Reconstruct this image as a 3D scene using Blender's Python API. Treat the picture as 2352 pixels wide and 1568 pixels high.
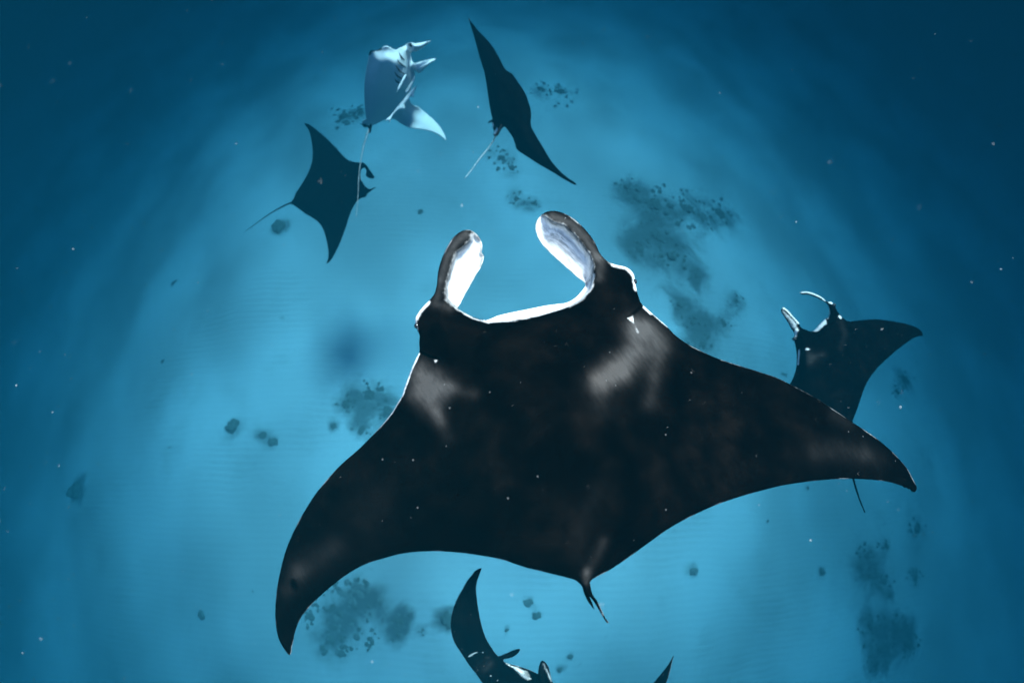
import bpy, bmesh, math, random
import numpy as np
from mathutils import Vector, noise as mnoise
from mathutils.geometry import delaunay_2d_cdt

for o in list(bpy.data.objects):
    bpy.data.objects.remove(o)
scene = bpy.context.scene
COL = scene.collection
rng = np.random.default_rng(7)
random.seed(7)

# ------------------------------------------------------------------ camera
W, H = 2352.0, 1568.0            # photograph units used for the traced outlines
CX, CY, F = W / 2, H / 2, 1059.0
TILT = math.radians(18)
CAMZ = 20.0
cam_d = bpy.data.cameras.new('camera')
cam_d.sensor_width = 36
cam_d.lens = 36 * F / W
cam_d.clip_start = 0.05
cam_d.clip_end = 2000
cam_d.dof.use_dof = True
cam_d.dof.focus_distance = 2.6
cam_d.dof.aperture_fstop = 1.2
cam = bpy.data.objects.new('camera', cam_d)
cam.location = (0, 0, CAMZ)
cam.rotation_euler = (TILT, 0, 0)
COL.objects.link(cam)
scene.camera = cam
CAM = np.array([0, 0, CAMZ])
FWD = np.array([0, math.sin(TILT), -math.cos(TILT)])
UP = np.array([0, math.cos(TILT), math.sin(TILT)])
RIGHT = np.array([1.0, 0, 0])

# ------------------------------------------------------------------ light
SUN_TO = Vector((0.27, 0.24, 0.93)).normalized()
sun_d = bpy.data.lights.new('sun', 'SUN')
sun_d.energy = 4.5
sun_d.angle = math.radians(14)
sun_d.color = (1.0, 0.96, 0.9)
sun = bpy.data.objects.new('sun', sun_d)
sun.rotation_euler = SUN_TO.to_track_quat('Z', 'Y').to_euler()
sun.location = (5, 5, 30)
COL.objects.link(sun)
world = bpy.data.worlds.new('World')
scene.world = world
world.use_nodes = True
wn = world.node_tree
bg = wn.nodes['Background']
sky = wn.nodes.new('ShaderNodeTexSky')
sky.sky_type = 'NISHITA'
sky.sun_disc = False
sky.sun_elevation = math.asin(SUN_TO.z)
sky.sun_rotation = math.atan2(SUN_TO.x, SUN_TO.y)
wn.links.new(sky.outputs[0], bg.inputs[0])
bg.inputs[1].default_value = 0.13

scene.view_settings.view_transform = 'Standard'
scene.view_settings.look = 'None'
scene.view_settings.exposure = 2.05
scene.view_settings.gamma = 1.0
scene.render.engine = 'CYCLES'
scene.cycles.use_denoising = True
scene.cycles.volume_bounces = 1
scene.cycles.max_bounces = 6
scene.cycles.diffuse_bounces = 3

# ------------------------------------------------------------------ helpers
def rays(px, py):
    px = np.asarray(px, float); py = np.asarray(py, float)
    return (FWD[None, :] + RIGHT[None, :] * ((px - CX) / F)[:, None]
            - UP[None, :] * ((py - CY) / F)[:, None])

def at(px, py, d):
    return CAM + rays([px], [py])[0] * d

def zone(x0, y0, k):
    """points read off an enlarged view: origin in photo pixels, enlargement factor"""
    s = 4096 / 2352
    return lambda pts: [(x0 / s + p[0] / (k * s), y0 / s + p[1] / (k * s)) for p in pts]

def set_props(o, label=None, cat=None, group=None, kind=None):
    if label: o['label'] = label
    if cat: o['category'] = cat
    if group: o['group'] = group
    if kind: o['kind'] = kind
    return o

def mesh_obj(name, verts, faces, mat, parent=None, smooth=True):
    me = bpy.data.meshes.new(name)
    me.from_pydata([tuple(v) for v in verts], [], faces)
    me.update()
    if smooth:
        me.polygons.foreach_set('use_smooth', [True] * len(me.polygons))
    if mat: me.materials.append(mat)
    o = bpy.data.objects.new(name, me)
    COL.objects.link(o)
    if parent: o.parent = parent
    return o

def catmull(pts, step, closed=True):
    pts = np.array(pts, float)
    n = len(pts)
    out = []
    rngi = range(n) if closed else range(n - 1)
    for i in rngi:
        if closed:
            p0, p1, p2, p3 = pts[i - 1], pts[i], pts[(i + 1) % n], pts[(i + 2) % n]
        else:
            p1, p2 = pts[i], pts[i + 1]
            p0 = pts[i - 1] if i > 0 else p1 * 2 - p2
            p3 = pts[i + 2] if i + 2 < n else p2 * 2 - p1
        L = np.linalg.norm(p2 - p1)
        k = max(1, int(round(L / step)))
        t0 = 0.0
        t1 = max(np.linalg.norm(p1 - p0) ** 0.5, 1e-3)
        t2 = t1 + max(L ** 0.5, 1e-3)
        t3 = t2 + max(np.linalg.norm(p3 - p2) ** 0.5, 1e-3)
        for j in range(k):
            t = t1 + (t2 - t1) * j / k
            a1 = (t1 - t) / (t1 - t0) * p0 + (t - t0) / (t1 - t0) * p1
            a2 = (t2 - t) / (t2 - t1) * p1 + (t - t1) / (t2 - t1) * p2
            a3 = (t3 - t) / (t3 - t2) * p2 + (t - t2) / (t3 - t2) * p3
            b1 = (t2 - t) / (t2 - t0) * a1 + (t - t0) / (t2 - t0) * a2
            b2 = (t3 - t) / (t3 - t1) * a2 + (t - t1) / (t3 - t1) * a3
            out.append((t2 - t) / (t2 - t1) * b1 + (t - t1) / (t2 - t1) * b2)
    if not closed:
        out.append(pts[-1])
    return np.array(out)

def inside(P, poly):
    x, y = P[:, 0], P[:, 1]
    c = np.zeros(len(P), bool)
    n = len(poly)
    for i in range(n):
        x1, y1 = poly[i]; x2, y2 = poly[(i + 1) % n]
        if y1 == y2: continue
        m = ((y1 > y) != (y2 > y)) & (x < (x2 - x1) * (y - y1) / (y2 - y1) + x1)
        c ^= m
    return c

def segdist(P, poly, closed=True):
    poly = np.asarray(poly, float)
    d = np.full(len(P), 1e9)
    n = len(poly)
    for i in range(n if closed else n - 1):
        a = poly[i]; b = poly[(i + 1) % n]
        ab = b - a
        L2 = ab @ ab + 1e-12
        t = np.clip(((P - a) @ ab) / L2, 0, 1)
        q = P - a - t[:, None] * ab
        d = np.minimum(d, q[:, 0] ** 2 + q[:, 1] ** 2)
    return np.sqrt(d)

def soft_line(P, pts, r):
    return np.exp(-(segdist(P, pts, False) / r) ** 2)

def soft_poly(P, poly, w):
    d = segdist(P, poly)
    s = np.where(inside(P, poly), d, -d)
    t = np.clip(s / w * 0.5 + 0.5, 0, 1)
    return t * t * (3 - 2 * t)

def sstep(a, b, x):
    t = np.clip((x - a) / (b - a), 0, 1)
    return t * t * (3 - 2 * t)

def plane_depth(pc, d0, n):
    """depth along each camera ray of a plane through photo point pc at depth d0"""
    n = np.array(n, float)
    k = n @ (at(pc[0], pc[1], d0) - CAM)
    return lambda P: k / (rays(P[:, 0], P[:, 1]) @ n)

class Body:
    """a closed rounded body: mid-surface over a plan outline, thickened both ways"""
    def __init__(self, outline, depth, thick, colour, step=3.0, band=10, coarse=3.0, R=22, detail=None):
        bd = catmull(outline, step)
        lo, hi = bd.min(0), bd.max(0)
        gx, gy = np.meshgrid(np.arange(lo[0], hi[0], step), np.arange(lo[1], hi[1], step * 0.87))
        gx = gx + (np.arange(gx.shape[0]) % 2)[:, None] * step * 0.5
        ix = np.arange(gx.shape[1])[None, :] + 0 * gx
        iy = np.arange(gx.shape[0])[:, None] + 0 * gx
        P = np.stack([gx.ravel(), gy.ravel()], 1)
        P += rng.uniform(-.12, .12, P.shape) * step
        k = int(coarse)
        cflag = ((ix % k == 0) & (iy % k == 0)).ravel()
        ins = inside(P, bd)
        P, cflag = P[ins], cflag[ins]
        dist = segdist(P, bd)
        keep = dist > step * 0.55
        fine = dist < band
        if detail is not None: fine |= detail(P)
        keep &= fine | cflag
        P = P[keep]
        allp = np.concatenate([bd, P])
        nb = len(bd)
        edges = [(i, (i + 1) % nb) for i in range(nb)]
        vo, eo, fo, ov, oe, of = delaunay_2d_cdt([Vector(p) for p in allp.tolist()], edges, [], 1, 1e-4)
        V2 = np.array([(v.x, v.y) for v in vo])
        onb = np.array([any(j < nb for j in l) for l in ov])
        D = segdist(V2, bd)
        D[onb] = 0
        d0 = depth(V2)
        e = np.clip(D / R, 0, 1)
        rnd = np.sqrt(np.clip(1 - (1 - e) ** 2, 0, 1))
        tt, tb = thick(V2, D)
        top = d0 - tt * rnd
        bot = d0 + tb * rnd
        rr = rays(V2[:, 0], V2[:, 1])
        vt = CAM + rr * top[:, None]
        vb = CAM + rr * bot[:, None]
        ct, cb = colour(V2, D)
        n = len(V2)
        bi = np.full(n, -1)
        inner = ~onb
        bi[inner] = n + np.arange(inner.sum())
        bi[onb] = np.nonzero(onb)[0]
        self.verts = np.concatenate([vt, vb[inner]])
        self.cols = np.concatenate([ct, cb[inner]])
        tri = [tuple(f) for f in fo]
        a = [(f[0], f[2], f[1]) for f in tri]           # photo y runs down
        b = [(int(bi[f[0]]), int(bi[f[1]]), int(bi[f[2]])) for f in tri]
        self.faces = a + b
        self.V2, self.top = V2, top
        self.free = np.concatenate([D > 2.5, D[inner] > 2.5])

    def depth_at(self, x, y):
        i = np.argmin((self.V2[:, 0] - x) ** 2 + (self.V2[:, 1] - y) ** 2)
        return self.top[i]

    def tube(self, pts, radii, cols, seg=8):
        base = len(self.verts)
        pts = np.array(pts, float)
        vs, cs, fs = [], [], []
        for i, p in enumerate(pts):
            t = pts[min(i + 1, len(pts) - 1)] - pts[max(i - 1, 0)]
            t = t / np.linalg.norm(t)
            u = np.cross(t, FWD); u /= np.linalg.norm(u)
            v = np.cross(t, u)
            for k in range(seg):
                a = 2 * math.pi * k / seg
                vs.append(p + (u * math.cos(a) + v * math.sin(a)) * radii[i])
                cs.append(cols[i])
        m = len(pts)
        for i in range(m - 1):
            for k in range(seg):
                k2 = (k + 1) % seg
                fs.append((base + i * seg + k, base + (i + 1) * seg + k, base + (i + 1) * seg + k2, base + i * seg + k2))
        fs.append(tuple(base + k for k in range(seg)))
        fs.append(tuple(base + (m - 1) * seg + k for k in reversed(range(seg))))
        self.verts = np.concatenate([self.verts, np.array(vs)])
        self.cols = np.concatenate([self.cols, np.array(cs)])
        self.faces += fs

    def tail(self, pts2, depths, r0, r1, col0=(0, 0, 0, 1), col1=None):
        p = catmull(pts2, 6, False)
        s = np.linspace(0, 1, len(p))
        dd = np.interp(s, np.linspace(0, 1, len(depths)), depths)
        P3 = [at(q[0], q[1], d) for q, d in zip(p, dd)]
        rad = r0 + (r1 - r0) * s ** 0.7
        c0 = np.array(col0); c1 = np.array(col1 if col1 is not None else col0)
        self.tube(P3, rad, [c0 + (c1 - c0) * min(1, 2 * x) for x in s])

    def build(self, name, mat, smooth=0):
        bx = (self.verts.min(0) + self.verts.max(0)) / 2
        o = mesh_obj(name, self.verts - bx, self.faces, mat)
        o.location = bx
        at_ = o.data.color_attributes.new('pigment', 'FLOAT_COLOR', 'POINT')
        at_.data.foreach_set('color', self.cols.astype(np.float32).ravel())
        bm = bmesh.new(); bm.from_mesh(o.data)
        bmesh.ops.recalc_face_normals(bm, faces=bm.faces)
        if smooth:
            bm.verts.ensure_lookup_table()
            fv = [bm.verts[int(i)] for i in np.nonzero(self.free)[0]]
            for _ in range(smooth): bmesh.ops.smooth_vert(bm, verts=fv, factor=.5, use_axis_x=True, use_axis_y=True, use_axis_z=True)
        bm.to_mesh(o.data); bm.free()
        o.data.polygons.foreach_set('use_smooth', [True] * len(o.data.polygons))
        return o

def child_at(name, verts, faces, mat, parent):
    """a part given in world coordinates, stored relative to its thing"""
    o = mesh_obj(name, np.array(verts) - np.array(parent.location), faces, mat, parent)
    return o

def ball(c, r, squash=(1, 1, 1), n=10):
    vs, fs = [], []
    for i in range(n + 1):
        th = math.pi * i / n
        for j in range(2 * n):
            ph = math.pi * j / n
            vs.append((c[0] + r * squash[0] * math.sin(th) * math.cos(ph),
                       c[1] + r * squash[1] * math.sin(th) * math.sin(ph),
                       c[2] + r * squash[2] * math.cos(th)))
    m = 2 * n
    for i in range(n):
        for j in range(m):
            fs.append((i * m + j, (i + 1) * m + j, (i + 1) * m + (j + 1) % m, i * m + (j + 1) % m))
    return vs, fs

# ------------------------------------------------------------------ materials
def nodes_of(name):
    m = bpy.data.materials.new(name); m.use_nodes = True
    nt = m.node_tree
    return m, nt, nt.nodes['Principled BSDF']

def N(nt, t, **kw):
    n = nt.nodes.new(t)
    for k, v in kw.items(): setattr(n, k, v)
    return n

def mixc(nt, fac, a, b):
    m = N(nt, 'ShaderNodeMix', data_type='RGBA')
    for sock, v in ((0, fac), (6, a), (7, b)):
        if isinstance(v, (int, float)): m.inputs[sock].default_value = v
        elif isinstance(v, tuple): m.inputs[sock].default_value = v
        else: nt.links.new(v, m.inputs[sock])
    return m.outputs[2]

def math_n(nt, op, a, b=None, clamp=False):
    m = N(nt, 'ShaderNodeMath', operation=op, use_clamp=clamp)
    for i, v in enumerate((a, b)):
        if v is None: continue
        if isinstance(v, (int, float)): m.inputs[i].default_value = v
        else: nt.links.new(v, m.inputs[i])
    return m.outputs[0]

def skin_material():
    m, nt, b = nodes_of('manta_skin')
    A = N(nt, 'ShaderNodeAttribute', attribute_name='pigment')
    S = N(nt, 'ShaderNodeSeparateColor'); nt.links.new(A.outputs['Color'], S.inputs[0])
    T = N(nt, 'ShaderNodeTexCoord')
    def noise(sc, det=4, rough=.6):
        n = N(nt, 'ShaderNodeTexNoise'); n.inputs['Scale'].default_value = sc
        n.inputs['Detail'].default_value = det; n.inputs['Roughness'].default_value = rough
        nt.links.new(T.outputs['Object'], n.inputs['Vector']); return n.outputs[0]
    n1, n2, n3 = noise(3.5), noise(26, 5, .7), noise(140, 3)
    # black back, faintly mottled brown
    nm = noise(7.5, 6, .7)
    bf = math_n(nt, 'POWER', math_n(nt, 'MULTIPLY', math_n(nt, 'MULTIPLY', n1, nm), 2.3, True), 3.0)
    black = mixc(nt, bf, (.0002, .0001, .0001, 1), (.0027, .0018, .0013, 1))
    # grey patches broken up by fine streaks
    mp = N(nt, 'ShaderNodeMapping'); mp.vector_type = 'TEXTURE'; mp.inputs['Rotation'].default_value = (0, 0, .69); mp.inputs['Scale'].default_value = (1, 6, 1)
    nt.links.new(T.outputs['Object'], mp.inputs[0])
    st = N(nt, 'ShaderNodeTexNoise'); st.inputs['Scale'].default_value = 60; st.inputs['Detail'].default_value = 4; st.inputs['Roughness'].default_value = .7
    nt.links.new(mp.outputs[0], st.inputs['Vector'])
    n4 = noise(9, 5, .65)
    gg = math_n(nt, 'ADD', S.outputs[1], math_n(nt, 'MULTIPLY', math_n(nt, 'SUBTRACT', n4, .5), .9))
    gr = N(nt, 'ShaderNodeMapRange', interpolation_type='SMOOTHSTEP'); gr.inputs[1].default_value = .0; gr.inputs[2].default_value = 1.1
    nt.links.new(gg, gr.inputs[0])
    g = math_n(nt, 'MULTIPLY', S.outputs[1], math_n(nt, 'ADD', math_n(nt, 'MULTIPLY', st.outputs[0], 1.3), .2))
    g = math_n(nt, 'MULTIPLY', g, math_n(nt, 'ADD', math_n(nt, 'MULTIPLY', gr.outputs[0], 1.1), .25))
    gcol = mixc(nt, n1, (.042, .035, .031, 1), (.036, .036, .036, 1))
    grey = mixc(nt, g, black, gcol)
    # white underside with ragged margins
    w = math_n(nt, 'ADD', S.outputs[0], math_n(nt, 'MULTIPLY', math_n(nt, 'SUBTRACT', n2, .5), .75))
    r = N(nt, 'ShaderNodeMapRange', interpolation_type='SMOOTHSTEP'); r.inputs[1].default_value = .2; r.inputs[2].default_value = .85
    nt.links.new(w, r.inputs[0])
    wm = math_n(nt, 'MULTIPLY', r.outputs[0], math_n(nt, 'GREATER_THAN', S.outputs[0], .04))
    wr = N(nt, 'ShaderNodeMapRange', interpolation_type='SMOOTHSTEP'); wr.inputs[1].default_value = .38; wr.inputs[2].default_value = .62
    nt.links.new(st.outputs[0], wr.inputs[0])
    white = mixc(nt, math_n(nt, 'MULTIPLY', S.outputs[2], wr.outputs[0]), (.60, .60, .60, 1), (.15, .15, .155, 1))
    colr = mixc(nt, wm, grey, white)
    # pale flecks and scratches
    v = N(nt, 'ShaderNodeTexVoronoi', feature='F1'); v.inputs['Scale'].default_value = 11
    nt.links.new(T.outputs['Object'], v.inputs['Vector'])
    fl = math_n(nt, 'LESS_THAN', v.outputs['Distance'], .045)
    fl = math_n(nt, 'MULTIPLY', fl, .10)
    colr = mixc(nt, fl, colr, (.4, .4, .4, 1))
    nt.links.new(colr, b.inputs['Base Color'])
    b.inputs['Roughness'].default_value = .55
    b.inputs['Specular IOR Level'].default_value = .0
    bp = N(nt, 'ShaderNodeBump'); bp.inputs['Strength'].default_value = .25; bp.inputs['Distance'].default_value = .004
    nt.links.new(n3, bp.inputs['Height']); nt.links.new(bp.outputs[0], b.inputs['Normal'])
    return m

def plain(name, a, c, scale=20, rough=.5, spec=.2):
    m, nt, b = nodes_of(name)
    T = N(nt, 'ShaderNodeTexCoord'); n = N(nt, 'ShaderNodeTexNoise'); n.inputs['Scale'].default_value = scale
    n.inputs['Detail'].default_value = 5
    nt.links.new(T.outputs['Object'], n.inputs['Vector'])
    nt.links.new(mixc(nt, n.outputs[0], a + (1,), c + (1,)), b.inputs['Base Color'])
    b.inputs['Roughness'].default_value = rough
    b.inputs['Specular IOR Level'].default_value = spec
    return m

SKIN = skin_material()
EYE = plain('eye_dark', (.004, .004, .005), (.01, .01, .012), 60, .2, .5)
SLIT = plain('gill_dark', (.03, .03, .035), (.06, .06, .065), 60, .8, 0)
FISH = plain('remora_skin', (.55, .55, .55), (.78, .78, .78), 14, .5, .2)
PALEFISH = plain('cleaner_fish_skin', (.10, .13, .14), (.22, .25, .25), 40, .5, .2)
SNOW = plain('plankton_fleck', (.55, .53, .50), (.8, .78, .74), 5, .8, 0)

def sand_material():
    m, nt, b = nodes_of('rippled_sand')
    T = N(nt, 'ShaderNodeTexCoord')
    def noise(sc, det=3, rough=.5, scale=None, dist=0):
        n = N(nt, 'ShaderNodeTexNoise'); n.inputs['Scale'].default_value = sc
        n.inputs['Detail'].default_value = det; n.inputs['Roughness'].default_value = rough
        n.inputs['Distortion'].default_value = dist
        if scale:
            mp = N(nt, 'ShaderNodeMapping'); mp.inputs['Scale'].default_value = scale
            nt.links.new(T.outputs['Object'], mp.inputs[0]); nt.links.new(mp.outputs[0], n.inputs['Vector'])
        else: nt.links.new(T.outputs['Object'], n.inputs['Vector'])
        return n.outputs[0]
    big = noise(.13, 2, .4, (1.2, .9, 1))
    mid = noise(.4, 5, .6)
    fine = noise(3.0, 4, .6)
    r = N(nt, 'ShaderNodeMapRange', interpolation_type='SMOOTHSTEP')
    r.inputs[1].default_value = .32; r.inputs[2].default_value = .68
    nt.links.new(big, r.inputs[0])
    c = mixc(nt, r.outputs[0], (.56, .555, .53, 1), (.86, .85, .82, 1))  # broad pale patches: soft bands of sunlight painted into the sand colour
    r2 = N(nt, 'ShaderNodeMapRange', interpolation_type='SMOOTHSTEP')
    r2.inputs[1].default_value = .52; r2.inputs[2].default_value = .78
    nt.links.new(mid, r2.inputs[0])
    c = mixc(nt, math_n(nt, 'MULTIPLY', r2.outputs[0], .16), c, (.26, .26, .22, 1))
    # scattered weed and rubble specks
    sp = N(nt, 'ShaderNodeMapRange', interpolation_type='SMOOTHSTEP')
    sp.inputs[1].default_value = .68; sp.inputs[2].default_value = .76
    nt.links.new(fine, sp.inputs[0])
    c = mixc(nt, math_n(nt, 'MULTIPLY', sp.outputs[0], .5), c, (.12, .13, .10, 1))
    # wave ripples: alternating bands tinted darker
    wv = N(nt, 'ShaderNodeTexWave', wave_type='BANDS', bands_direction='Y', wave_profile='SIN')
    wv.inputs['Scale'].default_value = 1.15; wv.inputs['Distortion'].default_value = 7.0
    wv.inputs['Detail'].default_value = 2; wv.inputs['Detail Scale'].default_value = .35
    nt.links.new(T.outputs['Object'], wv.inputs['Vector'])
    rp0 = N(nt, 'ShaderNodeMapRange', interpolation_type='SMOOTHSTEP'); rp0.inputs[1].default_value = .42; rp0.inputs[2].default_value = .68
    nt.links.new(noise(.2, 4, .6), rp0.inputs[0]); rp = rp0.outputs[0]
    rm = math_n(nt, 'MULTIPLY', wv.outputs[1], rp)
    c = mixc(nt, math_n(nt, 'MULTIPLY', rm, .15), c, (.30, .29, .26, 1))
    ta = N(nt, 'ShaderNodeAttribute', attribute_name='turf')
    tn = noise(.62, 7, .64, None, .6)
    tv = math_n(nt, 'ADD', ta.outputs['Fac'], math_n(nt, 'MULTIPLY', math_n(nt, 'SUBTRACT', tn, .5), 2.1))
    tr = N(nt, 'ShaderNodeMapRange', interpolation_type='SMOOTHSTEP'); tr.inputs[1].default_value = .12; tr.inputs[2].default_value = 1.05
    nt.links.new(tv, tr.inputs[0])
    tm = math_n(nt, 'MULTIPLY', tr.outputs[0], math_n(nt, 'MINIMUM', math_n(nt, 'MULTIPLY', ta.outputs['Fac'], 3.0), 1.0))
    c = mixc(nt, math_n(nt, 'MULTIPLY', tm, .85), c, (.15, .158, .14, 1))
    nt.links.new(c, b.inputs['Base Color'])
    b.inputs['Roughness'].default_value = .95
    b.inputs['Specular IOR Level'].default_value = 0
    bp = N(nt, 'ShaderNodeBump'); bp.inputs['Strength'].default_value = .2; bp.inputs['Distance'].default_value = .02
    nt.links.new(wv.outputs[1], bp.inputs['Height']); nt.links.new(bp.outputs[0], b.inputs['Normal'])
    return m

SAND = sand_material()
CORAL = plain('algae_covered_coral', (.17, .178, .155), (.26, .265, .235), 2.2, .95, 0)
CORAL_PALE = plain('sandy_coral', (.22, .225, .20), (.34, .34, .31), 2.2, .95, 0)

# ------------------------------------------------------------------ seabed
MX, MY = -2.4, 4.8
SLOPE = .80
def bed_z(x, y):
    x = np.asarray(x, float); y = np.asarray(y, float)
    r = np.sqrt(((x - MX) / 1.08) ** 2 + ((y - MY) / np.where(y > MY, 1.45, 1.05)) ** 2)
    k = np.clip(r - 7.5, 0, None)
    z = -SLOPE * (np.sqrt(k * k + 36) - 6)  # bed falls away all round, shaped to darken the edges of view
    z = -30 * (1 - np.exp(z / 30))
    return z + .18 * np.sin(x * .31 + 1) * np.cos(y * .27) + .1 * np.sin(x * .8 + y * .5)

def on_bed(px, py):
    r = rays([px], [py])[0]
    d = 12.0
    for _ in range(60):
        p = CAM + r * d
        d += (p[2] - float(bed_z(p[0], p[1]))) / -r[2] * .7
    return CAM + r * d, d

REEFS = [
    ([(1440, 432, 30), (1500, 468, 55), (1575, 480, 55), (1650, 492, 48), (1500, 540, 45), (1540, 590, 48), (1600, 632, 24), (1470, 575, 30)],
     "large dark reef on the sand right of the nearest ray's raised fin", {}),
    ([(1560, 700, 24), (1690, 690, 20), (1590, 740, 30), (1660, 742, 24), (1612, 792, 32)],
     "broken reef clumps just above the nearest ray's right shoulder", {}),
    ([(795, 930, 30), (850, 905, 42), (890, 945, 36), (830, 985, 24)],
     "dark round reef touching the nearest ray's left leading edge", {}),
    ([(2033, 1252, 20), (2103, 1213, 33), (1990, 1274, 32), (1996, 1319, 34), (2030, 1336, 25), (2100, 1328, 22), (2042, 1366, 8)],
     "dark reef below the nearest ray's right wing tip", {}),
    ([(2057, 1441, 46), (1996, 1432, 30), (2027, 1484, 46), (2080, 1475, 38), (2011, 1520, 30)],
     'lowest dark reef in the bottom right corner of the sand', {}),
    ([(920, 1425, 26), (915, 1455, 24), (968, 1450, 10), (940, 1410, 12)],
     "compact dark reef left of the lowest ray's raised wing", {'dens': 1.2}),
    ([(790, 270, 42), (830, 262, 30)],
     'faint far reef above the small dark ray on the left', {}),
    ([(1285, 212, 42), (1240, 205, 24)],
     "faint far reef right of the topmost dark ray's body", {}),
    ([(1150, 362, 34), (1175, 385, 20)],
     'faint reef under the trailing tail of the topmost dark ray', {}),
    ([(1185, 456, 22), (1225, 466, 18)],
     "thin dark reef strip above the nearest ray's open mouth", {'dens': 0.8}),
    ([(1800, 860, 12), (2075, 870, 26), (2060, 900, 18)],
     'faint reef right of the ray behind the right wing', {}),
]
LONE = [
    (536, 980, 21, 'oval coral head, left of a pair out on the left sand'),
    (604, 998, 17, 'ragged coral head, right of a pair out on the left sand'),
    (626, 1016, 12, 'small coral lump under the ragged head on the left sand'),
    (178, 1125, 26, 'blurred lone coral head near the left edge of the sand'),
    (1591, 1311, 15, 'round pale coral head right of the nearest ray\'s tail'),
    (1885, 1311, 13, 'round coral head left of the dark right-hand reef'),
    (1231, 1413, 13, 'dark coral head left of the nearest ray\'s tail tip'),
    (1213, 1382, 12, 'pale coral head just above the dark one by the tail'),
    (645, 521, 20, 'coral head below the small dark ray\'s tail'),
    (965, 486, 10, 'small coral head between the small dark ray and the fins'),
    (766, 978, 10, 'tiny round coral beside the dark reef at the leading edge'),
    (1163, 1446, 7, 'tiny coral lump right of the lowest ray\'s wing'),
    (1286, 1535, 10, 'round coral lump at the lowest ray\'s mottled fin'),
    (465, 1409, 13, 'faint coral lump on the lower left sand'),
    (1025, 1422, 22, 'coral head half behind the lowest ray\'s raised wing'),
    (1855, 1120, 6, 'tiny coral dot under the right wing\'s trailing edge'),
    (1762, 1196, 5, 'tiny coral dot left of the thin hanging tail'),
    (1310, 1505, 9, 'small coral lump between the lowest ray\'s fins'),
    (400, 650, 8, 'faint coral dot on the upper left sand'),
    (375, 830, 7, 'faint coral dot on the middle left sand')]
TURF = [sp for r in REEFS for sp in r[0]] + [(790, 1415, 70), (760, 1460, 40), (840, 1380, 40), (180, 1128, 26), (1025, 1422, 24), (645, 521, 16)] + [(l[0], l[1], l[2] * 1.0) for l in LONE]
def turf(X, Y, Z):
    # dark algae turf grows around each reef
    t = np.zeros_like(X)
    for (px, py, r) in TURF:
        if px > 1400 and py < 850 and px < 1760: r = r * 1.25
        p, d = on_bed(px, py)
        rr = r * d / F * (.85 if r < 65 else .7)
        t += (.45 if r >= 65 else .42 if py < 400 else .72) * np.exp(-((X - p[0]) ** 2 + (Y - p[1]) ** 2) / (rr * rr * 2.2))
    return np.minimum(t, .95)

def make_bed():
    t = np.linspace(-1, 1, 401)
    c = np.sign(t) * (np.abs(t) * 45 + np.abs(t) ** 4 * 155)
    X, Y = np.meshgrid(c, c)
    Z = bed_z(X, Y)
    n = len(c)
    v = np.stack([X.ravel(), Y.ravel(), Z.ravel()], 1)
    f = [(j * n + i, j * n + i + 1, (j + 1) * n + i + 1, (j + 1) * n + i) for j in range(n - 1) for i in range(n - 1)]
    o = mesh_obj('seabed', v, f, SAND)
    ta = o.data.attributes.new('turf', 'FLOAT', 'POINT')
    ta.data.foreach_set('value', turf(X, Y, Z).ravel().astype(np.float32))
    set_props(o, 'pale rippled sand sea floor far below the rays', 'sea floor', kind='structure')
make_bed()

# water: one even volume around everything
def make_water():
    v = [(x, y, z) for x in (-230, 230) for y in (-230, 230) for z in (-34, CAMZ + .5)]
    f = [(0, 1, 3, 2), (4, 6, 7, 5), (0, 4, 5, 1), (2, 3, 7, 6), (0, 2, 6, 4), (1, 5, 7, 3)]
    m = bpy.data.materials.new('sea_water'); m.use_nodes = True
    nt = m.node_tree; nt.nodes.clear()
    out = N(nt, 'ShaderNodeOutputMaterial'); pv = N(nt, 'ShaderNodeVolumePrincipled')
    sig_s = np.array([.00006, .00155, .0024])      # scattering per metre
    sig_a = np.array([.095, .0570, .0464])         # absorption per metre
    dens = .16
    colr = sig_s / dens
    absc = (1 - sig_a / (dens * (1 - colr))) ** 2
    pv.inputs['Color'].default_value = (*colr, 1)
    pv.inputs['Density'].default_value = dens
    pv.inputs['Absorption Color'].default_value = (*absc, 1)
    pv.inputs['Anisotropy'].default_value = -.3
    nt.links.new(pv.outputs[0], out.inputs['Volume'])
    o = mesh_obj('haze', v, f, m, smooth=False)
    set_props(o, 'clear blue sea water filling the whole scene', 'sea water', kind='stuff')
make_water()

# ------------------------------------------------------------------ coral on the sand
def coral_mesh(seed, flat):
    bm = bmesh.new()
    bmesh.ops.create_icosphere(bm, subdivisions=4, radius=1)
    off = Vector((seed * 7.3, seed * 3.1, seed * 1.7))
    for v in bm.verts:
        d = v.co.normalized()
        k = 1 + .6 * mnoise.noise(d * 1.3 + off) + .30 * mnoise.noise(d * 3.2 + off) + .20 * mnoise.noise(d * 7 + off) + .10 * mnoise.noise(d * 15 + off)
        v.co = Vector((d.x * k, d.y * k, d.z * k * flat))
    me = bpy.data.meshes.new('coral_head'); bm.to_mesh(me); bm.free()
    me.polygons.foreach_set('use_smooth', [True] * len(me.polygons))
    return me
CM = [coral_mesh(i, f) for i, f in enumerate((.42, .3, .5, .28, .38))]
CP = []
for me in CM:
    c = me.copy(); c.materials.append(CORAL_PALE); CP.append(c)
    me.materials.append(CORAL)

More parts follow.
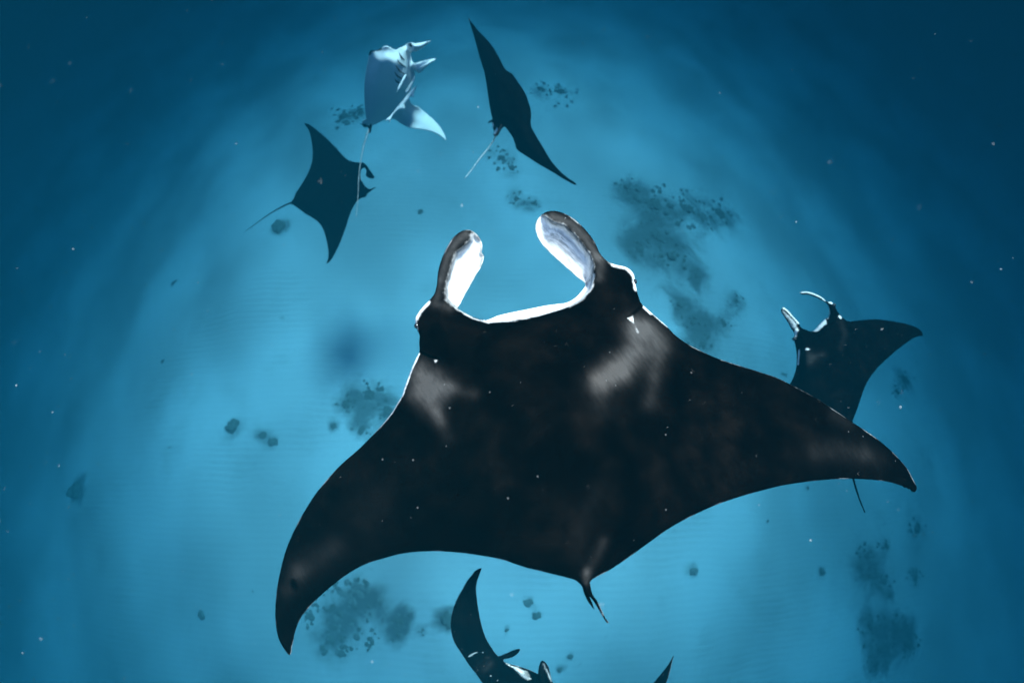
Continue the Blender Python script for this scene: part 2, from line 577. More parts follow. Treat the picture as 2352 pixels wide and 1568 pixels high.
def coral(px, py, rpx, parent=None, pale=False, name='coral_head'):
    p, d = on_bed(px, py)
    r = rpx * d / F
    o = bpy.data.objects.new(name, random.choice(CP if pale else CM))
    COL.objects.link(o)
    s = r * random.uniform(.85, 1.15)
    o.scale = (s, s * random.uniform(.75, 1.2), s * random.uniform(.6, 1.0))
    o.rotation_euler = (0, 0, random.uniform(0, 6.28))
    loc = Vector(p); loc.z = float(bed_z(p[0], p[1])) + .05 * r
    if parent:
        o.parent = parent; loc -= parent.location
    o.location = loc
    return o

def reef(spots, label, pale=.3, dens=1.0, group='coral reef patches on the sand'):
    cx = np.mean([s[0] for s in spots]); cy = np.mean([s[1] for s in spots])
    p, d = on_bed(cx, cy)
    e = bpy.data.objects.new('coral_reef', None); COL.objects.link(e)
    e.location = p; e.empty_display_size = .3
    set_props(e, label, 'coral reef', group)
    for (x, y, r) in spots:
        coral(x, y, r * .26, e)
        for k in range(max(4, int(r * .5 * dens))):
            a = random.uniform(0, 6.283); q = random.random() ** .7 * r
            coral(x + math.cos(a) * q, y + math.sin(a) * q * .85, random.uniform(.07, .18) * r ** .85 + .8, e, random.random() < pale)
    return e

for spots, label, kw in REEFS:
    reef(spots, label, **kw)
# rubble field under the left wing
e = bpy.data.objects.new('rubble_field', None); COL.objects.link(e)
e.location = on_bed(790, 1420)[0]
set_props(e, 'patchy rubble field of small coral clumps below the left wing', 'coral rubble')
for k in range(120):
    a = random.uniform(0, 6.283); q = math.sqrt(random.random())
    coral(790 + math.cos(a) * q * 95, 1415 + math.sin(a) * q * 95, random.uniform(2, 7.5), e, random.random() < .4, 'coral_clump')
for px, py, r, lab in LONE:
    o = coral(px, py, r * .62, None, 'pale' in lab)
    o.name = 'lone_coral'
    set_props(o, lab, 'coral', 'lone coral heads on the sand')

# ------------------------------------------------------------------ manta rays
Z1 = zone(1600, 780, 2.138)
ZL = zone(1050, 1800, 1.8446)
ZR = zone(3050, 1130, 1.65)
ZT = zone(2100, 1950, 2.614)
ZS = zone(1550, 1300, 3.136)
ZQ = zone(2250, 1150, 2.6133)
Z2 = zone(950, 450, 2.4117)
Z3 = zone(1350, 100, 1.96)
Z4 = zone(1800, 40, 2.178)
Z6 = zone(1700, 2200, 2.138)
ZA = zone(1800, 2500, 4.276)
BLK = np.array([0, 0, 0, 1.0])
HORIZ = (0, 0, 1)

def cols(n, w, g, m):
    c = np.zeros((n, 4)); c[:, 0] = w; c[:, 1] = g; c[:, 2] = m; c[:, 3] = 1
    return c

def main_manta():
    left_edge = ZL([(212, 1490), (216, 1450), (226, 1415), (240, 1340), (280, 1240), (340, 1160), (430, 1070), (530, 985), (640, 905), (760, 840), (900, 795), (1000, 768), (1100, 752), (1199, 745)])
    out = []
    # trailing edge, left tip to tail
    out += left_edge + [(1030, 1266.5), (1090, 1273), (1150, 1284)]
    out += ZT([(0, 830), (200, 880), (445, 940), (535, 972), (590, 1025), (620, 1110), (660, 1190), (700, 1245), (725, 1272), (715, 1235), (690, 1170), (678, 1138),
               (720, 1190), (780, 1290), (830, 1375), (865, 1415), (877, 1410), (845, 1365), (800, 1275), (760, 1190), (710, 1115), (695, 1075), (685, 1020), (680, 990),
               (700, 960), (760, 925), (900, 850), (1100, 715), (1307, 565)])
    out += [(1540, 1211), (1590, 1184), (1640, 1161), (1700, 1140)]
    out += ZR([(0, 1370), (130, 1338), (300, 1312), (480, 1296), (600, 1294), (720, 1300), (820, 1312), (890, 1330), (930, 1346), (937, 1356), (945, 1350), (962, 1364), (968, 1358), (985, 1377), (1005, 1380), (1016, 1368),
               (1017, 1345), (1000, 1310), (960, 1235), (890, 1150), (800, 1065), (700, 990), (585, 915), (450, 825), (350, 760), (200, 680), (100, 630), (0, 595)])
    out += [(1700, 840), (1650, 823.5), (1610, 806), (1578, 789)]
    out += Z1([(2352, 1195), (2280, 1120), (2200, 1050), (2130, 990), (2078, 942), (2060, 920), (2035, 850), (2020, 790), (2010, 730), (2000, 680), (1970, 640), (1920, 612), (1850, 597), (1790, 575), (1745, 540), (1705, 490),
               (1680, 430), (1630, 350), (1570, 280), (1500, 215), (1430, 170), (1370, 145), (1310, 136), (1250, 145), (1205, 175), (1170, 220), (1157, 280), (1175, 350), (1210, 415), (1270, 480), (1340, 545), (1430, 625), (1520, 705), (1585, 762),
               (1530, 850), (1470, 900), (1410, 925), (1370, 930), (1250, 945), (1100, 975), (950, 1005), (830, 1035), (755, 1065), (690, 1062), (620, 1040), (560, 1010), (497, 966),
               (515, 930), (545, 870), (590, 790), (630, 720), (660, 665), (690, 620), (710, 570), (717, 520), (698, 490), (702, 470), (704, 430), (690, 385), (665, 345), (630, 315), (590, 298), (545, 302), (500, 325), (450, 370), (410, 430), (375, 500), (345, 580), (325, 660), (318, 740),
               (310, 790), (290, 850), (250, 900), (200, 950), (160, 1000), (132, 1050), (130, 1090), (150, 1160), (165, 1190), (164, 1270), (165, 1340)])
    out += ZS([(350, 430), (300, 550), (250, 680), (210, 790), (180, 890), (130, 970), (60, 1090), (0, 1170)])
    out += [(870, 984), (845, 1010)]
    out += ZL([(700, 0), (590, 95), (490, 200), (400, 310), (340, 400), (280, 500), (220, 620), (165, 760), (125, 920), (105, 1030), (95, 1150), (97, 1280), (120, 1390), (150, 1450), (180, 1495), (200, 1510)])

    lface = Z1([(625, 340), (690, 385), (706, 430), (702, 490), (719, 520), (692, 620), (592, 790), (497, 966), (440, 930), (405, 880), (398, 780), (430, 680), (450, 600), (490, 500), (560, 440), (610, 390)])
    rface = Z1([(1235, 190), (1300, 240), (1400, 270), (1480, 340), (1560, 440), (1620, 520), (1645, 600), (1640, 700), (1592, 765), (1430, 627), (1270, 482), (1175, 352), (1155, 280), (1168, 220), (1203, 175)])
    lip = Z1([(620, 1042), (700, 1075), (780, 1090), (900, 1080), (1050, 1060), (1200, 1030), (1350, 985), (1450, 950), (1550, 890), (1620, 800), (1640, 720), (1600, 752), (1530, 846), (1470, 896), (1410, 921), (1250, 941), (1100, 971), (950, 1001), (830, 1031), (755, 1061)])
    louter = Z1([(318, 740), (345, 580), (410, 430), (500, 325), (590, 298)])
    router = Z1([(1250, 145), (1370, 145), (1500, 215), (1630, 350), (1705, 490)])
    base = plane_depth((1250, 950), 1.9, (0.10, 0.06, 1))
    AX = np.array([.231, .973]); BX = np.array([.973, -.231]); C0 = np.array([1262, 960])
    def uv(P):
        q = P - C0
        return q @ BX / 700, q @ AX / 380
    def depth(P):
        u, v = uv(P)
        d = base(P) + .34 * np.abs(u) ** 2.1 + .10 * np.clip(-u - .5, 0, 1)
        lf, rf = soft_poly(P, lface, 12), soft_poly(P, rface, 12)
        d = d + lf * (.0017 * segdist(P, louter, False)) + rf * (.0018 * segdist(P, router, False))
        d = d + soft_poly(P, lip, 5) * .08
        # crease behind each eye
        d = d + .025 * soft_line(P, ZS([(400, 340), (520, 395), (635, 432)]), 2.5) + .03 * soft_line(P, ZQ([(850, 178), (680, 322)]), 2.5)
        return d
    def thick(P, D):
        u, v = uv(P)
        b = np.exp(-(u / .30) ** 2) * np.exp(-(np.clip(v, 0, 9) / .95) ** 2)
        fin = np.clip((P[:, 1] < 700).astype(float) * 0, 0, 1)
        head = sstep(730, 640, P[:, 1])
        fold = .035 * np.exp(-(v / .1) ** 2)
        t = .012 + .037 * np.clip(1 - np.abs(u), 0, 1) ** 1.3 + .13 * b * sstep(0, 70, D)
        lf, rf = soft_poly(P, lface, 5), soft_poly(P, rface, 5)
        inF = np.maximum(lf, rf)
        t = t * (1 - .75 * inF)
        return t, t * (.75 - .35 * head)
    def colour(P, D):
        n = len(P)
        lf, rf = soft_poly(P, lface, 20), soft_poly(P, rface, 20)
        w = np.maximum(lf, rf)
        w = np.maximum(w, soft_poly(P, lip, 4))
        w = np.maximum(w, 1.15 * soft_line(P, Z1([(120, 1150), (112, 1080), (150, 995), (225, 915)]), 8.5))
        w = np.maximum(w, 1.0 * soft_line(P, Z1([(1830, 580), (1945, 606), (2012, 680), (2030, 790)]), 9))
        w = np.maximum(w, 1.1 * soft_line(P, ZS([(398, 345), (300, 550), (180, 885)]), 3.2))
        w = np.maximum(w, .9 * soft_line(P, ZS([(180, 885), (60, 1090), (-60, 1230)]), 2.5))
        w = np.maximum(w, 1.2 * soft_line(P, Z1([(2090, 945), (2150, 1000)]), 6))
        w = np.maximum(w, .8 * soft_line(P, Z1([(2150, 1000), (2290, 1125)]), 2.6))
        w = np.maximum(w, np.maximum(.7 * soft_poly(P, ZS([(575, 427), (636, 429), (602, 480)]), 5), 0))
        w = np.maximum(w, np.maximum(.75 * soft_poly(P, ZQ([(675, 322), (735, 292), (750, 375)]), 5), .3 * soft_line(P, ZQ([(720, 340), (760, 400), (790, 470)]), 5)))
        hd = P[:, 1] < 745
        brk = .55 + .45 * np.sin(P[:, 0] * .061 + P[:, 1] * .037) * np.sin(P[:, 0] * .023 - P[:, 1] * .052 + 1)
        w = np.maximum(w, brk * np.where(hd, .52 * np.exp(-(D / 4.0) ** 2), .60 * np.exp(-(D / 1.9) ** 2)))
        w = np.maximum(w, .55 * soft_line(P, Z1([(470, 960), (620, 1050), (760, 1090)]), 4))
        w = np.maximum(w, .6 * soft_line(P, Z1([(1450, 945), (1560, 880), (1640, 780), (1655, 680)]), 6))
        g = np.zeros(n)
        # pale shoulder patches: grey pigment, with brownish sheen painted in
        g += 1.0 * soft_poly(P, ZS([(280, 500), (430, 460), (600, 570), (800, 750), (720, 900), (640, 1000), (660, 1180), (480, 1060), (300, 880)]), 38)
        g += .28 * soft_line(P, ZS([(800, 800), (1080, 860)]), 16) + .25 * soft_line(P, ZS([(620, 1100), (760, 1400)]), 16)
        g += .55 * soft_line(P, ZQ([(770, 430), (760, 620), (600, 800), (400, 960)]), 33)
        g += .22 * soft_line(P, ZQ([(560, 860), (380, 1000)]), 34)
        g += .36 * soft_line(P, ZQ([(900, 420), (1060, 640), (970, 900), (910, 1200)]), 22)
        g += .35 * soft_line(P, ZQ([(800, 420), (1000, 560), (640, 900)]), 34)
        g += .22 * soft_line(P, ZQ([(380, 1000), (420, 1250)]), 30)
        # faint pale bloom toward the wing ends and over the tail root
        g += .26 * soft_line(P, ZR([(360, 1120), (480, 1100), (640, 1120)]), 30) + .2 * soft_line(P, ZR([(690, 1140), (760, 1170)]), 22) + .22 * soft_line(P, ZR([(480, 870), (560, 930)]), 18)
        g += .30 * soft_line(P, ZL([(300, 880), (420, 800), (520, 720)]), 32) + .24 * soft_line(P, ZL([(190, 1020), (260, 900)]), 22) + .12 * soft_line(P, ZL([(760, 500), (860, 350)]), 45)
        g += .45 * soft_line(P, ZT([(640, 980), (650, 880)]), 11) + .32 * soft_line(P, ZT([(650, 880), (740, 720), (820, 560)]), 14) + .12 * soft_line(P, ZT([(520, 700), (600, 300), (780, 0)]), 24)
        g += .5 * soft_line(P, Z1([(330, 800), (300, 930), (420, 960)]), 14) + .5 * soft_line(P, Z1([(1720, 560), (1700, 700)]), 16)  # soft sheen on the horn bases, painted as grey
        m = lf * .3 + rf * .42 + .3 * soft_line(P, Z1([(1300, 320), (1420, 420), (1490, 600)]), 14) + .5 * soft_line(P, Z1([(620, 520), (640, 570)]), 10)  # fin-face streaks: ridges, with grey shading painted in too
        g = g - .9 * soft_line(P, ZL([(225, 975), (240, 1000)]), 6)
        g += .75 * soft_line(P, Z1([(345, 720), (400, 540), (480, 400), (560, 340)]), 13) + .7 * soft_line(P, Z1([(1300, 180), (1450, 240), (1590, 370), (1680, 520)]), 13)
        # dark crease behind each eye
        k = np.maximum(soft_line(P, ZS([(400, 338), (520, 392), (600, 418)]), 2.2), soft_line(P, ZQ([(850, 178), (745, 270)]), 2.2))
        w *= (1 - .9 * k); g *= (1 - k)
        top = cols(n, np.clip(w, 0, 1), np.clip(g, 0, 1), np.clip(m, 0, 1))
        bot = cols(n, sstep(2, 12, D) * .95, 0, .1)
        return top, bot
    det = lambda P: (P[:, 1] < 850) & ((P[:, 0] < 1130) | (P[:, 0] > 1220))
    b = Body(out, depth, thick, colour, step=2.6, band=9, coarse=3, R=24, detail=det)
    o = b.build('manta_ray', SKIN)
    set_props(o, 'nearest, largest black manta ray with white rolled head fins, seen from above', 'manta ray', 'manta rays')
    for px, py, dd in ((958, 748, .012), (1457, 647, .012)):
        c = at(px, py, b.depth_at(px, py) + dd)
        v, f = ball(c, .013); child_at('eye', v, f, EYE, o)
    return o
main_manta()

def simple_manta(outline, centre, d0, normal, bend, axis, halfspan, label, tb=.2, body_r=.35, edge=.012, colour=None, step=2.2, R=10, tails=(), smooth=0):
    base = plane_depth(centre, d0, normal)
    ax = np.array(axis, float); ax /= np.linalg.norm(ax)
    bx = np.array([ax[1], -ax[0]])
    c0 = np.array(centre, float)
    def uv(P):
        q = P - c0
        return q @ bx / halfspan, q @ ax / halfspan
    def depth(P):
        u, v = uv(P)
        return base(P) + bend(u, v, P)
    def thick(P, D):
        u, v = uv(P)
        t = edge + .035 * np.clip(1 - np.abs(u), 0, 1) + tb * np.exp(-(u / body_r) ** 2) * np.exp(-(v / .75) ** 2) * sstep(0, R * 2.5, D)
        return t, t * .8
    if colour is None:
        def colour(P, D):
            n = len(P)
            return cols(n, 0, .03, 0), cols(n, sstep(1, 6, D) * .95, 0, .1)
    b = Body(outline, depth, thick, colour, step=step, band=6, coarse=2, R=R)
    for t in tails: b.tail(*t)
    o = b.build('manta_ray', SKIN, smooth)
    set_props(o, label, 'manta ray', 'manta rays')
    return o, b

# small dark ray on the left
def left_manta():
    out = Z2([(645, 108), (680, 112), (740, 150), (820, 215), (900, 290), (960, 350), (1020, 420), (1070, 460), (1130, 478), (1180, 483), (1215, 485),
              (1240, 505), (1275, 550), (1305, 595), (1322, 625), (1310, 637), (1280, 636), (1252, 622), (1236, 604), (1240, 590), (1243, 560), (1222, 535), (1200, 545), (1188, 575),
              (1190, 620), (1200, 660), (1218, 692), (1245, 722), (1280, 738), (1310, 728), (1338, 722), (1304, 746), (1275, 768), (1250, 790), (1240, 812),
              (1215, 820), (1180, 835), (1160, 850), (1130, 890), (1100, 945), (1075, 1010), (1055, 1080), (1030, 1150), (1000, 1230), (975, 1290), (945, 1350), (915, 1405), (885, 1440), (860, 1460),
              (858, 1450), (872, 1415), (877, 1360), (870, 1290), (855, 1215), (835, 1150), (805, 1090), (770, 1050), (720, 1015), (660, 980), (600, 935), (565, 910), (535, 890), (512, 882),
              (512, 866), (535, 840), (560, 780), (600, 720), (650, 640), (690, 560), (715, 490), (725, 400), (720, 320), (705, 230), (680, 160)])
    lipl = Z2([(1190, 600), (1198, 650)])
    def colour(P, D):
        n = len(P)
        w = 1.1 * soft_line(P, lipl, 2.2)
        return cols(n, np.clip(w, 0, 1), .03, 0), cols(n, sstep(1, 6, D) * .95, 0, .1)
    simple_manta(out, (765, 443), 13.0, (.12, .0, 1), lambda u, v, P: .45 * np.abs(u) ** 2, (.93, -.28), 165,
                 'small hazy black manta ray left of the white one, wings spread flat', tb=.28, colour=colour, R=9, step=1.8,
                 tails=[(Z2([(535, 865), (480, 885), (420, 915), (300, 985), (180, 1070), (70, 1150)]), [12.95, 13.2, 13.5], .024, .005)])
left_manta()

# topmost dark ray, banking away
def top_manta():
    out = Z4([(157, 48), (175, 90), (210, 135), (250, 185), (300, 235), (345, 285), (380, 335), (410, 385), (440, 440), (465, 490), (490, 525), (520, 545), (532, 548), (560, 580), (600, 640), (635, 690), (660, 735), (680, 790), (700, 850), (708, 910), (704, 970), (708, 1015),
              (730, 1060), (770, 1130), (815, 1205), (860, 1280), (905, 1345), (960, 1405), (1010, 1450), (1060, 1485), (1100, 1515), (1095, 1524), (1040, 1500), (970, 1460), (890, 1410), (800, 1360), (720, 1310), (660, 1270), (600, 1230), (578, 1210), (565, 1165), (545, 1110), (515, 1065), (485, 1025), (468, 1020),
              (440, 1052), (420, 1090), (398, 1102), (378, 1090), (385, 1060), (373, 1025), (365, 1000), (360, 978), (340, 986), (330, 985), (340, 968), (366, 955), (355, 890), (340, 800), (325, 700), (310, 600), (295, 530), (270, 450), (245, 370), (225, 290), (205, 220), (180, 140), (160, 70)])
    def colour(P, D):
        n = len(P)
        w = 1.1 * soft_line(P, Z4([(370, 990), (374, 1010)]), 2.2) + 1.1 * soft_line(P, Z4([(412, 1030), (390, 1075)]), 2.6)
        return cols(n, np.clip(w, 0, 1), .03, 0), cols(n, sstep(1, 6, D) * .95, 0, .1)
    simple_manta(out, (1172, 225), 8.6, (-.55, -.35, .8), lambda u, v, P: .35 * np.abs(u) ** 2 + .25 * u, (.88, -.47), 230,
                 'topmost black manta ray banking away, pale tail trailing down left', tb=.34, body_r=.45, colour=colour, R=11,
                 tails=[(Z4([(450, 1000), (428, 1040), (405, 1085), (370, 1150), (320, 1220), (250, 1305), (190, 1390), (127, 1468)]), [8.35, 8.2, 8.0], .013, .005, (0, .5, 0, 1), (.62, .8, .7, 1))])
top_manta()

# ray behind the right wing
def right_manta():
    out = ZR([(135, 163), (165, 183), (200, 222), (240, 266), (252, 292), (290, 312), (330, 320), (372, 278), (415, 240), (430, 232), (440, 200), (432, 150), (418, 134), (385, 114), (345, 94), (300, 80), (262, 78), (246, 66), (290, 60), (340, 73), (390, 97), (425, 126),
              (455, 128), (475, 150), (490, 180), (510, 210), (540, 240), (570, 255), (630, 250), (700, 244), (760, 242), (830, 250), (900, 262), (970, 278), (1030, 303), (1055, 330), (1058, 350), (1035, 352), (990, 370), (940, 405), (880, 450), (830, 495), (780, 540), (740, 585), (710, 625), (680, 680), (660, 730), (640, 790), (620, 850), (597, 910),
              (585, 1000), (568, 1090), (552, 1120), (520, 1060), (440, 960), (330, 900), (230, 900), (160, 930), (120, 900), (130, 800), (160, 710), (188, 655), (205, 620), (222, 560), (225, 470), (213, 400), (203, 372), (212, 345), (205, 330), (180, 285), (150, 235), (122, 185)])
    lipw = ZR([(328, 320), (415, 238), (424, 268), (362, 322)])
    lfe = ZR([(135, 163), (165, 183), (200, 222), (240, 266)])
    rfe = ZR([(246, 63), (290, 60), (340, 73), (390, 97), (412, 116)])
    def colour(P, D):
        n = len(P)
        w = 1.2 * soft_poly(P, lipw, 3) + .5 * soft_poly(P, ZR([(130, 170), (232, 275), (215, 325), (180, 285), (125, 190)]), 4) + .95 * soft_line(P, lfe, 2.4) + .95 * soft_line(P, rfe, 2.4)
        w = np.maximum(w, .9 * soft_line(P, ZR([(430, 235), (440, 200), (434, 165)]), 2.4))
        w = np.maximum(w, 1.0 * soft_line(P, ZR([(440, 126), (462, 136)]), 3))
        w = np.maximum(w, .9 * soft_line(P, ZR([(225, 310), (212, 350)]), 5))
        w = np.maximum(w, .8 * soft_line(P, ZR([(242, 445), (235, 540)]), 2.4)) 
        w = np.maximum(w, .8 * soft_line(P, ZR([(285, 438), (305, 440)]), 3))
        w = np.maximum(w, .8 * soft_line(P, ZR([(508, 222), (516, 232)]), 3))
        face = np.maximum(soft_poly(P, ZR([(130, 170), (232, 275), (215, 325), (180, 285), (125, 190)]), 4), soft_poly(P, ZR([(255, 75), (400, 115), (350, 140), (310, 145), (270, 110)]), 4))
        g = .5 * soft_line(P, ZR([(285, 470), (310, 520)]), 14) + .4 * soft_line(P, ZR([(340, 490), (400, 475)]), 9) + .28 * soft_line(P, ZR([(520, 260), (545, 330), (520, 430)]), 7) + .6 * face
        return cols(n, np.clip(w, 0, 1), np.clip(g, 0, 1), 0), cols(n, sstep(1, 6, D) * .95, 0, .1)
    o, b = simple_manta(out, (1905, 830), 5.6, (.05, .1, 1), lambda u, v, P: .32 * np.abs(u) ** 2, (.10, .99), 240,
                 'black manta ray partly hidden behind the nearest ray\'s right wing', tb=.2, colour=colour, R=10, step=2.0,
                 tails=[(ZR([(552, 1085), (575, 1190), (600, 1295), (630, 1400), (675, 1515)]), [5.35, 5.25], .018, .006)])
    for q in ((210, 372), (468, 150)):
        px, py = ZR([q])[0]
        v, f = ball(at(px, py, b.depth_at(px, py)), .025); child_at('eye', v, f, EYE, o)
right_manta()

# white-bellied ray rolling over
def white_manta():
    out = Z3([(255, 205), (300, 200), (340, 185), (365, 168), (390, 166), (420, 180), (455, 195), (490, 180), (525, 165), (550, 145), (575, 136), (600, 142),
              (650, 136), (735, 124), (700, 155), (655, 190), (615, 207), (588, 207), (576, 228), (582, 265), (597, 298), (650, 285), (700, 272), (750, 263), (772, 266), (768, 279), (730, 300), (690, 340), (640, 380), (618, 366), (606, 345),
              (606, 390), (598, 440), (575, 500), (562, 560), (572, 605), (600, 632), (625, 638), (680, 680), (740, 730), (790, 780), (825, 830), (848, 880), (850, 908), (830, 890), (780, 855), (710, 830), (640, 818), (590, 810), (552, 803),
              (500, 775), (430, 735), (370, 745), (310, 775), (275, 790), (262, 840), (248, 850), (238, 835), (236, 800), (215, 805), (190, 775), (205, 745), (224, 735), (218, 690), (212, 600), (210, 480), (220, 380), (240, 280)])
    wing = Z3([(480, 640), (590, 700), (720, 760), (840, 890)])
    wa, wb = np.array(Z3([(540, 690)])[0]), np.array(Z3([(850, 905)])[0])
    wd = (wb - wa) / np.linalg.norm(wb - wa); wl = np.linalg.norm(wb - wa)
    fin1 = Z3([(560, 140), (600, 138), (740, 120), (655, 195), (588, 212)])
    fin2 = Z3([(590, 300), (772, 255), (775, 282), (640, 385), (606, 350)])
    NW = (-.18, -.92, -.24)
    bs = plane_depth((875, 195), 10.8, NW)
    def lit_plane(pc, n):
        q = np.array([pc])
        return plane_depth(pc, float(bs(q)[0]), n)
    pw = lit_plane(tuple(wa), (.30, -.20, .85))
    p1 = lit_plane(Z3([(575, 175)])[0], (.30, -.40, .80))
    p2 = lit_plane(Z3([(600, 325)])[0], (.30, -.40, .80))
    ph = lit_plane(Z3([(455, 300)])[0], (.70, -.62, .22))
    def bend(u, v, P):
        low = sstep(Z3([(0, 560)])[0][1], Z3([(0, 640)])[0][1], P[:, 1])
        m = low * sstep(-.15, .4, ((P - wa) @ wd) / wl)
        d = m * (pw(P) - bs(P))
        m1 = soft_poly(P, fin1, 8); m2 = soft_poly(P, fin2, 8)
        zx = (P[:, 0] - Z3([(0, 0)])[0][0]) * 1.96 * 4096 / 2352
        zy = (P[:, 1] - Z3([(0, 0)])[0][1]) * 1.96 * 4096 / 2352
        mh = sstep(380, 560, zx - .15 * (zy - 300)) * sstep(600, 430, zy) * (1 - np.maximum(m1, m2))
        return d + m1 * (p1(P) - bs(P)) + m2 * (p2(P) - bs(P)) + mh * (ph(P) - bs(P))
    def colour(P, D):
        n = len(P)
        w = np.ones(n)
        w = np.maximum(0, w - 1.0 * soft_line(P, Z3([(248, 225), (256, 204), (335, 186)]), 5))
        w -= .8 * soft_line(P, Z3([(200, 790), (235, 800)]), 6) + .9 * soft_line(P, Z3([(262, 780), (256, 845)]), 2.5)
        return cols(n, np.clip(w, 0, 1), .05, .1), cols(n, 0, .05, 0)
    o, b = simple_manta(out, (875, 195), 10.8, NW, bend, (.25, .97), 150,
                 'white-bellied manta ray rolling over beside the topmost black ray', tb=.46, body_r=.5, colour=colour, R=12, step=1.7, smooth=14,
                 tails=[(Z3([(246, 820), (232, 860), (205, 950), (185, 1050), (168, 1180), (162, 1320), (155, 1420), (145, 1510)]), [10.7, 10.4, 10.0], .015, .005, (.45, .6, .6, 1), (.5, .5, .8, 1))])
    px, py = Z3([(573, 157)])[0]
    v, f = ball(at(px, py, b.depth_at(px, py) + .005), .036); child_at('eye', v, f, EYE, o)
    for seg in ([(485, 222), (500, 250), (525, 275)], [(470, 272), (495, 305), (535, 330)], [(458, 318), (485, 358), (525, 385)], [(449, 370), (470, 402), (507, 424)], [(450, 425), (465, 445), (492, 460)]):
        q = catmull(Z3(seg), 2, False)
        t = Body.__new__(Body); t.verts = np.zeros((0, 3)); t.cols = np.zeros((0, 4)); t.faces = []
        n = len(q)
        t.tube([at(x, y, b.depth_at(x, y) - .002) for x, y in q], [.006 + .010 * math.sin(math.pi * i / (n - 1)) for i in range(n)], [BLK] * n, 6)
        child_at('gill_slit', t.verts, t.faces, SLIT, o)
    # suckerfish riding along
    def remora(outline, d, label, thick=.03, mat=FISH, eye=None, group='suckerfish under the white-bellied ray'):
        oc = catmull(outline, 3)
        bd_ = np.array([b.depth_at(x, y) for x, y in oc])
        pl = plane_depth(tuple(oc.mean(0)), float(bd_.mean()), (.30, -.55, .72))
        off = (bd_ - pl(oc)).min() - d
        dep = lambda P: pl(P) + off
        fb = Body(outline, dep, lambda P, D: (np.full(len(P), thick), np.full(len(P), thick)), lambda P, D: (cols(len(P), 1, 0, 0), cols(len(P), 1, 0, 0)), step=1.5, band=4, coarse=2, R=5)
        fo = fb.build('remora', mat)
        set_props(fo, label, 'suckerfish', group)
        if eye:
            v, f = ball(at(eye[0], eye[1], fb.depth_at(*eye)), .012); child_at('eye', v, f, EYE, fo)
    d0 = .10
    remora(Z3([(624, 478), (614, 500), (602, 524), (598, 552), (594, 570), (584, 564), (582, 550), (560, 580), (540, 605), (528, 622), (530, 662), (512, 660), (490, 664), (465, 676), (440, 702), (427, 722), (418, 745), (407, 772), (400, 748), (370, 752), (405, 722), (425, 700), (445, 674), (480, 628), (515, 588), (545, 548), (575, 514), (600, 490)]),
           d0, 'pale suckerfish with forked tail below the white-bellied ray', .035, eye=Z3([(606, 497)])[0])
    remora(Z3([(528, 391), (541, 391), (536, 412), (515, 448), (490, 492), (464, 530), (476, 490), (500, 440)]), (.05),
           'slim bright suckerfish pressed against the white belly', .02)
    remora(Z3([(605, 398), (604, 425), (590, 462), (568, 505), (545, 530), (530, 528), (550, 490), (575, 450), (592, 415)]), (.05),
           'slim suckerfish along the right rim of the white belly', .02)
white_manta()

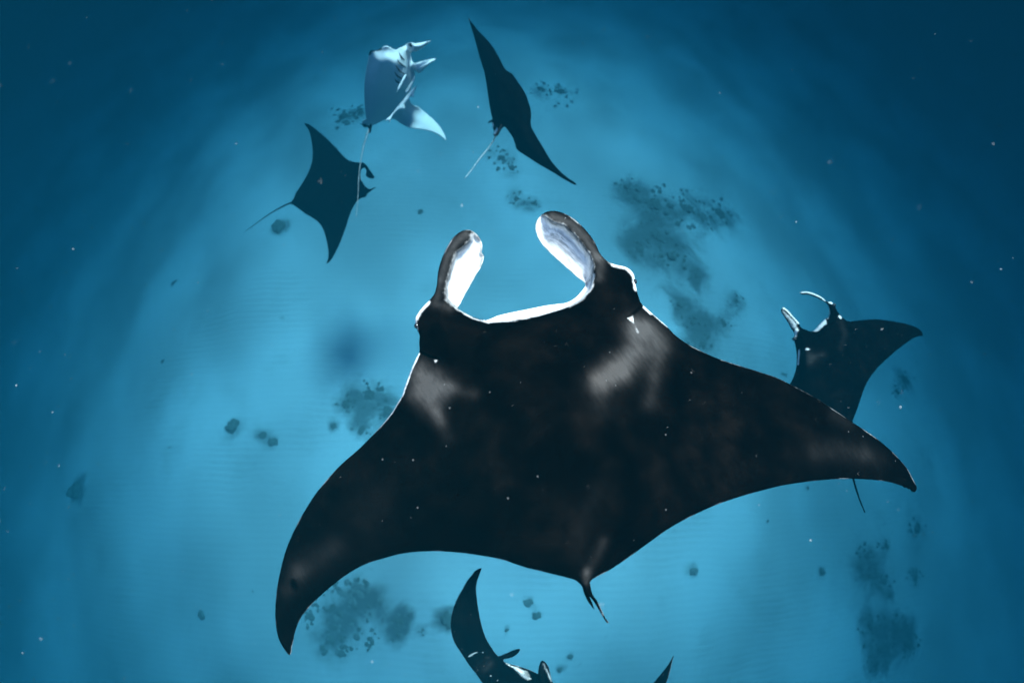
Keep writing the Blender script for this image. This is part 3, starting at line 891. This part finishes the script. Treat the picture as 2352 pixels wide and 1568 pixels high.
# lowest ray, cut by the bottom edge
def bottom_manta():
    wing = Z6([(483, 152), (440, 165), (400, 210), (360, 260), (320, 330), (280, 400), (250, 470), (230, 540), (220, 610), (222, 680), (240, 760), (270, 820), (310, 880), (350, 940), (400, 1010), (450, 1075), (490, 1135), (570, 1260), (700, 1400), (880, 1560), (1060, 1700), (1100, 1780), (1130, 1780), (1150, 1690), (1400, 1560), (1650, 1440), (1850, 1310), (1990, 1220), (2060, 1135),
               (2092, 1045), (2112, 960), (2127, 895), (2095, 950), (2050, 1015), (2000, 1075), (1940, 1140), (1800, 1180), (1600, 1190), (1350, 1180), (1200, 1165)])
    pad = ZA([(1775, 990), (1722, 850), (1692, 720), (1640, 638), (1595, 602), (1565, 602), (1538, 645), (1512, 740), (1508, 800), (1504, 822)])
    rim = ZA([(1400, 775), (1250, 720), (1110, 680), (1000, 652), (935, 620), (917, 594)])
    horn = ZA([(920, 582), (1000, 562), (1070, 542), (1140, 496), (1190, 440), (1202, 408), (1180, 398), (1130, 402), (1060, 430), (980, 466), (900, 498), (832, 520)])
    side = Z6([(555, 808), (510, 720), (480, 620), (460, 520), (445, 420), (438, 330), (445, 270), (465, 210)])
    # inner margin of the open mouth, walked back under the rim
    mouth = ZA([(1540, 985), (1420, 960), (1330, 938), (1240, 884), (1150, 795), (1085, 724), (1060, 700), (1160, 712), (1272, 772), (1330, 765), (1400, 795), (1500, 838)])
    out = wing + pad[:-1] + [pad[-1]] + rim + horn + side
    white = ZA([(945, 642), (1050, 690), (1150, 710), (1270, 770), (1330, 780), (1395, 925), (1320, 932), (1240, 880), (1150, 790), (1080, 722), (1010, 690)])
    gap = ZA([(1275, 772), (1340, 768), (1500, 836), (1535, 980), (1420, 958), (1330, 936), (1395, 915), (1340, 850)])
    def colour(P, D):
        n = len(P)
        w = 1.1 * soft_poly(P, white, 3)
        w = np.maximum(w, .55 * soft_line(P, ZA([(1600, 660), (1660, 780), (1730, 950)]), 3.5))
        w = np.maximum(w, .45 * np.exp(-(D / 1.3) ** 2))
        w = np.maximum(w, .8 * soft_line(P, ZA([(700, 855), (706, 862)]), 1.6) + .8 * soft_line(P, ZA([(815, 945), (828, 955)]), 1.8))
        g = .4 * soft_line(P, ZA([(1570, 660), (1560, 900)]), 5) + .35 * soft_line(P, ZA([(600, 760), (700, 640)]), 8) + .5 * soft_line(P, ZA([(600, 538), (660, 545)]), 2)
        return cols(n, np.clip(w, 0, 1), np.clip(g, 0, 1), .65), cols(n, sstep(1, 6, D) * .95, 0, .1)
    cpix = Z6([(1150, 1400)])[0]
    simple_manta(out, cpix, 4.6, (0, .12, 1),
                 lambda u, v, P: -.30 * np.abs(u) ** 2 + .12 * soft_poly(P, white, 4) + .28 * soft_poly(P, gap, 4), (.1, .99), 270,
                 'lowest black manta ray cut by the bottom edge, wings curled up', tb=.16, colour=colour, R=10, step=2.0)
    fo = ZA([(306, 542), (318, 515), (350, 490), (400, 466), (460, 452), (520, 456), (570, 450), (571, 470), (520, 464), (470, 466), (420, 488), (370, 525), (335, 540)])
    dep = plane_depth(fo[0], 4.25, (0, 0, 1))
    fb = Body(fo, dep, lambda P, D: (np.full(len(P), .012),) * 2, lambda P, D: (cols(len(P), 1, 0, 0),) * 2, step=1.2, band=4, coarse=2, R=4)
    s = fb.build('small_fish', PALEFISH)
    set_props(s, 'tiny slender pale fish over the lowest ray\'s raised wing', 'fish')
bottom_manta()

# ------------------------------------------------------------------ drifting flecks
def flecks():
    vs, fs = [], []
    tet = np.array([(1, 0, 0), (-1, 0, 0), (0, 1, 0), (0, -1, 0), (0, 0, 1), (0, 0, -1)], float)
    tf = [(0, 2, 4), (2, 1, 4), (1, 3, 4), (3, 0, 4), (2, 0, 5), (1, 2, 5), (3, 1, 5), (0, 3, 5)]
    for i in range(520):
        px, py = random.uniform(-60, W + 60), random.uniform(-60, H + 60)
        d = random.uniform(.75, 1.6) if i % 3 else random.uniform(1.6, 7)
        r = ((random.uniform(.18, .42) if random.random() < .9 else random.uniform(.5, 1.1)) if i % 3 else random.uniform(.12, .32)) * d / F
        c = at(px, py, d)
        a, b = random.uniform(0, 6.28), random.uniform(0, 3.14)
        st = np.array([1, random.uniform(.5, 1), random.uniform(1, 2.6)])
        ca, sa, cb, sb = math.cos(a), math.sin(a), math.cos(b), math.sin(b)
        R = np.array([[ca, -sa, 0], [sa, ca, 0], [0, 0, 1]]) @ np.array([[1, 0, 0], [0, cb, -sb], [0, sb, cb]])
        k = len(vs)
        vs += [tuple(c + r * (R @ (p * st))) for p in tet]
        fs += [tuple(k + j for j in f) for f in tf]
    o = mesh_obj('plankton', vs, fs, SNOW)
    set_props(o, 'white flecks of plankton drifting through the water', 'plankton', kind='stuff')
flecks()
